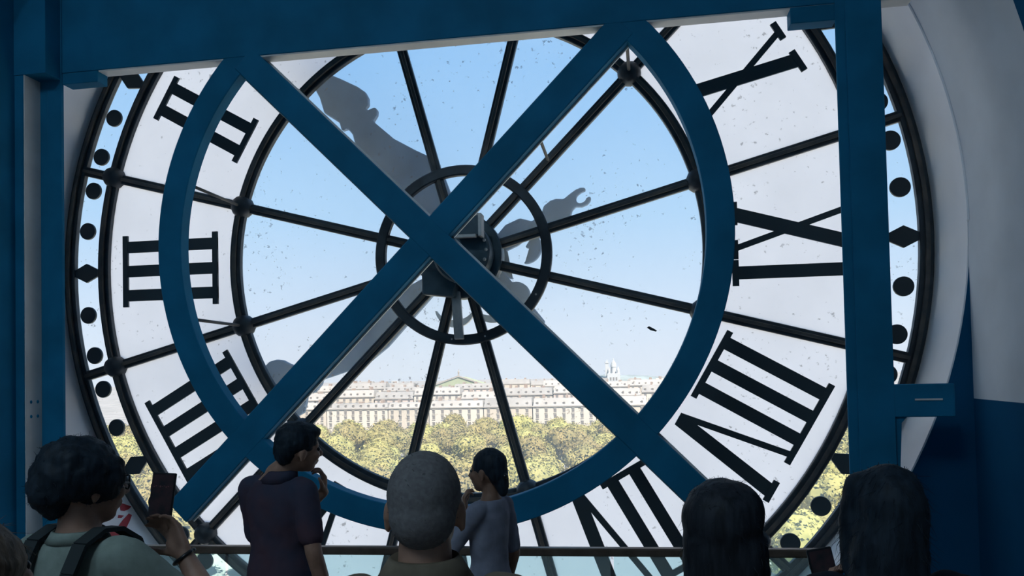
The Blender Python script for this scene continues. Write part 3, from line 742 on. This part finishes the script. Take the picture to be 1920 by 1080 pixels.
# ------------------------------------------------------------------ the city outside
GZ = -47
MT['farcity'] = mat('hazy_distant_rooftops', (.19, .175, .16), .95, 0, 0, .05, .1, c2=(.30, .27, .25))
struct(MB().box(-4000, 3000, 20, 192, GZ-1, GZ).build('ground', MT['ground']), 'pale quay and road below the clock')
struct(MB().box(-4000, 3000, 192, 3600, GZ-1.5, GZ-.3).build('ground_city', MT['farcity']), 'hazy ground of the city beyond the trees')
def tree_mesh(seed):
    rnd = random.Random(seed); m = MB()
    blobs = []
    for k in range(9):
        a = rnd.uniform(0, 2*pi); q = rnd.uniform(0, 4.6)
        blobs.append((Vector((q*cos(a), q*sin(a), 10 + rnd.uniform(-2.4, 2.6) - q*.22)), rnd.uniform(2.6, 4.2)))
    blobs.append((Vector((0, 0, 11)), 4.5))
    for c, r in blobs:
        for k in range(230):
            d = Vector((rnd.gauss(0,1), rnd.gauss(0,1), rnd.gauss(0,1))).normalized()
            if d.z < -.55: continue
            p = c + d*r*rnd.uniform(.82, 1.08)
            u = (d + Vector((rnd.uniform(-1,1), rnd.uniform(-1,1), rnd.uniform(-1,1)))*.75).normalized()
            t = u.orthogonal().normalized(); b = u.cross(t); s = rnd.uniform(.25, .52)
            ang = rnd.uniform(0, pi); t, b = t*cos(ang)+b*sin(ang), b*cos(ang)-t*sin(ang)
            m.add([p-t*s, p-b*s*.7+u*.12, p+t*s, p+b*s*.7+u*.12], [(0,1,2,3)])
        m.sphere(c, r*.84, 10, 7)
    m.tube([(0,0,0),(0,0,4),(.2,.1,9)], [.45,.35,.2], 8, 1)
    return m.mesh('tree', [MT['leaf'], MT['bark']])
tms = [tree_mesh(s) for s in range(5)]
rnd = random.Random(3)
ntree = 0
yy = 140.0
while yy < 436:
    step = 17.0
    x0, x1 = -.80*yy-8, .34*yy+6
    x = x0 + rnd.uniform(0, step)
    while x < x1:
        X, Y = x+rnd.uniform(-2, 2), yy+rnd.uniform(-2.5, 2.5)
        px = X/Y
        sc_ = rnd.uniform(1.08, 1.34)
        o = link('plane_tree', tms[rnd.randrange(5)], None, (X, Y, GZ)); o.rotation_euler[2] = rnd.uniform(0, 6.28); o.scale = (sc_*1.05, sc_*1.05, sc_*(.98 if rnd.random() > .12 else 1.15))
        tag(o, 'yellow-green leafy tree of the park below the clock', 'tree', 'park trees seen through the clock')
        ntree += 1
        x += step*rnd.uniform(1.05, 1.35)
    yy += step*.98
print('trees', ntree)

# buildings
wmesh = {}
def win_mesh(w_, h_):
    if (w_, h_) not in wmesh:
        wmesh[(w_, h_)] = MB().box(-w_/2, w_/2, -.12, .3, 0, h_, 0).box(-w_/2-.18, w_/2+.18, -.32, .1, -.3, 0, 1).box(-w_/2-.12, w_/2+.12, -.28, .1, h_, h_+.28, 1).mesh('window', [MT['win'], MT['cream2']])
    return wmesh[(w_, h_)]
def building(x0, x1, y, base, eave, ridge, wall, roof, rows, step, label, group=None, ww=1.5, wh=2.4, dormers=True, depth=14, name='apartment_building', cat='building'):
    cx = (x0+x1)/2; b = empty(name, (cx, y, base)); hw = (x1-x0)/2; H = eave-base
    MB().box(-hw, hw, 0, depth, 0, H).build('wall', MT[wall], b)
    MB().box(-hw-.3, hw+.3, -.6, depth+.4, H-.5, H+.1).build('cornice', MT['cornice'], b)
    rh = ridge-eave; ins = min(3.2, rh*.6)
    MB().add([(-hw,0,H+.1),(hw,0,H+.1),(hw,depth,H+.1),(-hw,depth,H+.1),(-hw+.5,ins,H+rh),(hw-.5,ins,H+rh),(hw-.5,depth-ins,H+rh),(-hw+.5,depth-ins,H+rh)],
        [(0,3,2,1),(4,5,6,7),(0,1,5,4),(1,2,6,5),(2,3,7,6),(3,0,4,7)]).build('roof', MT[roof], b)
    n = max(2, int((2*hw-2)/step)); me = win_mesh(ww, wh)
    for z in rows:
        for i in range(n): link('window', me, b, (-hw+(i+.5)*(2*hw)/n, -.1, z-base))
    if dormers:
        dmsh = win_mesh(1.2, 1.8)
        for i in range(n):
            link('dormer', dmsh, b, (-hw+(i+.5)*(2*hw)/n, ins*.25, H+.5))
    for k in range(max(2, int(hw/5))):
        xx = -hw + (k+.5)*2*hw/max(2, int(hw/5)) + rnd.uniform(-1.5, 1.5); q = rnd.uniform(1.0, 2.6); g_ = rnd.uniform(.4, 1.1)
        MB().box(xx-g_, xx+g_, depth*.35, depth*.65, H+rh-.5, H+rh+q).build('chimney', MT['chim'], b)
    return tag(b, label, cat, group)
ordn = ['leftmost', 'second', 'third', 'fourth', 'fifth', 'sixth', 'seventh', 'eighth', 'ninth', 'tenth']
rnd = random.Random(11)
xs = -225
for i in range(8):
    wdt = [36, 40, 26, 34, 30, 38, 30, 28][i]
    lab = 'pale stone mansard block, %s of the front row behind the park trees' % (ordn[i] if i == 0 else ordn[i]+' from left')
    building(xs, xs+wdt-.6, 452, GZ, -23.2, -19.6 + rnd.uniform(-.8, 1.4), ['cream', 'cream2'][i % 2], ['zinc', 'slate', 'zinc'][i % 3], (-34.5, -30.5, -27.0), 4.6, lab, 'front row of stone blocks')
    xs += wdt
xs = -240
for i in range(9):
    wdt = [30, 34, 28, 33, 27, 36, 30, 28, 34][i]
    ev = [-19.6, -17.6, -19.2, -16.8, -20.0, -18.0, -17.2, -19.4, -17.4][i]
    building(xs, xs+wdt-.8, 505, GZ, ev, ev+4.4, ['cream2', 'cream', 'pink', 'cream2'][i % 4], ['zinc', 'zinc', 'slate'][i % 3], (ev-3.2, ev-6.4), 4.2,
        'stone block with grey roof, %s in the second row of houses' % (ordn[i] if i == 0 else ordn[i]+' from left'), 'second row of houses')
    xs += wdt
xs = -340
for i in range(13):
    wdt = rnd.uniform(30, 44); yv = 640+rnd.uniform(-20, 40); ev = -19.0 + rnd.uniform(-3, 4)
    building(xs, xs+wdt-1, yv, GZ, ev, ev+rnd.uniform(3, 6), rnd.choice(['cream', 'cream2', 'cream2', 'pink']), rnd.choice(['zinc', 'slate', 'zinc']), (ev-3.5,), 5.0,
        'pale far house among the rooftops behind the second row', 'far rooftops', dormers=True, ww=1.8, wh=2.6)
    xs += wdt
xs = -520
for i in range(13):
    wdt = rnd.uniform(48, 66); yv = 1000+rnd.uniform(-30, 80); ev = -25 + rnd.uniform(-5, 6)
    building(xs, xs+wdt-1, yv, GZ, ev, ev+rnd.uniform(4, 8), rnd.choice(['cream', 'cream2', 'pink']), rnd.choice(['zinc', 'slate']), (ev-5,), 8.0,
        'small distant house on the city skyline', 'skyline houses', dormers=False, ww=3, wh=3.4)
    xs += wdt
# opera house with its pediment
e = empty('opera_house', (-203, 880, -35)); tag(e, 'opera house with a low gabled yellow-green roof on the skyline', 'building')
MB().box(-31, 31, 0, 40, -12, 14.0).build('wall', MT['cream2'], e)
MB().prism([(-33, 14), (33, 14), (33, 15.5), (0, 26.5), (-33, 15.5)], -1, 40).build('roof', MT['opera'], e)
MB().prism([(-34, 15.3), (0, 26.8), (34, 15.3), (34, 16.8), (0, 28.4), (-34, 16.8)], -2.2, -.6).build('gable_coping', MT['cornice'], e)
MB().box(-34, 34, -1.8, 0, 12.8, 14.4).build('cornice', MT['cornice'], e)
m = MB().box(-.7, .7, 0, 1.4, 28, 30.5).sphere((0, .7, 32), (1.1, 1.1, 2.0), 10, 8); m.tube([(0, .7, 33), (.6, .7, 36)], [.5, .2], 6); m.build('roof_figure', MT['cornice'], e)
for k in range(9): link('window', win_mesh(2.6, 5.0), e, (-28+7*k, -.2, 5))
# grey tower
e = empty('office_tower', (-380, 1180, -38.5)); tag(e, 'twin slab tower standing above the rooftops at left', 'building')
MB().box(-9, -3.2, 0, 12, -9, 22.5).build('dark_slab', MT['tower'], e); MB().box(-3, 8.5, 2, 14, -9, 23.5).build('pale_slab', MT['white'], e)
for k in range(4): link('window', win_mesh(3, 2.4), e, (2.8, 1.8, 7+4.2*k)).scale = (2.2, 1, 1)
# hill and basilica
m = MB(); vs = []; fs = []; nx, ny = 40, 10
for j in range(ny+1):
    for i in range(nx+1):
        x = -420+900*i/nx; y = 2380+320*j/ny; t = (x+110)/1
        prof = 20*math.exp(-((x-10)/170)**2) + 9*math.exp(-((x+100)/55)**2)
        z = -64 + prof*1.75*sin(pi*min(1, (j+.2)/ny*1.0)) + noise.noise(Vector((x*.03, y*.03, 0)))*4
        vs.append((x, y, z))
for j in range(ny):
    for i in range(nx): a = j*(nx+1)+i; fs.append((a, a+1, a+nx+2, a+nx+1))
# close the hill down to the ground so it is a solid mound
struct(m.add(vs, fs).build('hillside', MT['hill'], smooth=True), 'low hazy hill on the horizon')
rnd = random.Random(5)
for k in range(34):
    x = rnd.uniform(-180, 330); y = 2290+rnd.uniform(0, 60); h_ = rnd.uniform(10, 18)
    prof = 20*math.exp(-((x-10)/170)**2) + 9*math.exp(-((x+100)/55)**2)
    b = empty('hillside_house', (x, y, -76 + prof*1.1*rnd.uniform(.3, 1.1)))
    w_ = rnd.uniform(9, 16)
    MB().box(-w_, w_, 0, 12, -20, h_).build('wall', MT[rnd.choice(['white', 'cream2', 'pink', 'cream2'])], b)
    MB().prism([(-w_-.5, h_), (w_+.5, h_), (w_*.7, h_+5), (-w_*.7, h_+5)], -.5, 12.5).build('roof', MT[rnd.choice(['zinc', 'slate'])], b)
    for q in range(3): link('window', win_mesh(3, 3.4), b, (-w_+w_*2*(q+.5)/3, -.2, h_*.45))
    tag(b, 'tiny pale house on the distant hillside below the basilica', 'building', 'houses on the hillside')
e = empty('basilica', (-62, 2420, -42)); tag(e, 'white domed basilica on top of the distant hill', 'church')
MB().box(-20, 20, 0, 40, -20, 22).build('nave', MT['white'], e, .5)
def dome(x, y, r, z0, zd, par):
    m = MB().loft([((x,y,z0), r*.92, r*.92), ((x,y,zd), r*.92, r*.92), ((x,y,zd+.1), r*1.05, r*1.05), ((x,y,zd+r*.8), r*.95, r*.95), ((x,y,zd+r*1.6), r*.66, r*.66), ((x,y,zd+r*2.1), r*.3, r*.3), ((x,y,zd+r*2.3), r*.16, r*.16), ((x,y,zd+r*2.8), r*.14, r*.14), ((x,y,zd+r*3.0), .1, .1)], 16)
    m.build('dome', MT['white'], par)
dome(0, 20, 9, 18, 42, e)
for sx in (-14, 14):
    for sy in (6, 34): dome(sx, sy, 4.5, 18, 30, e)
MB().box(-26, -16, 36, 46, 0, 54).prism([(-27, 54), (-15, 54), (-21, 66)], 35, 47).build('bell_tower', MT['white'], e)
for x in (-9, 0, 9): MB().box(x-2.4, x+2.4, -.6, .4, 0, 10).build('arch_opening', MT['win'], e)
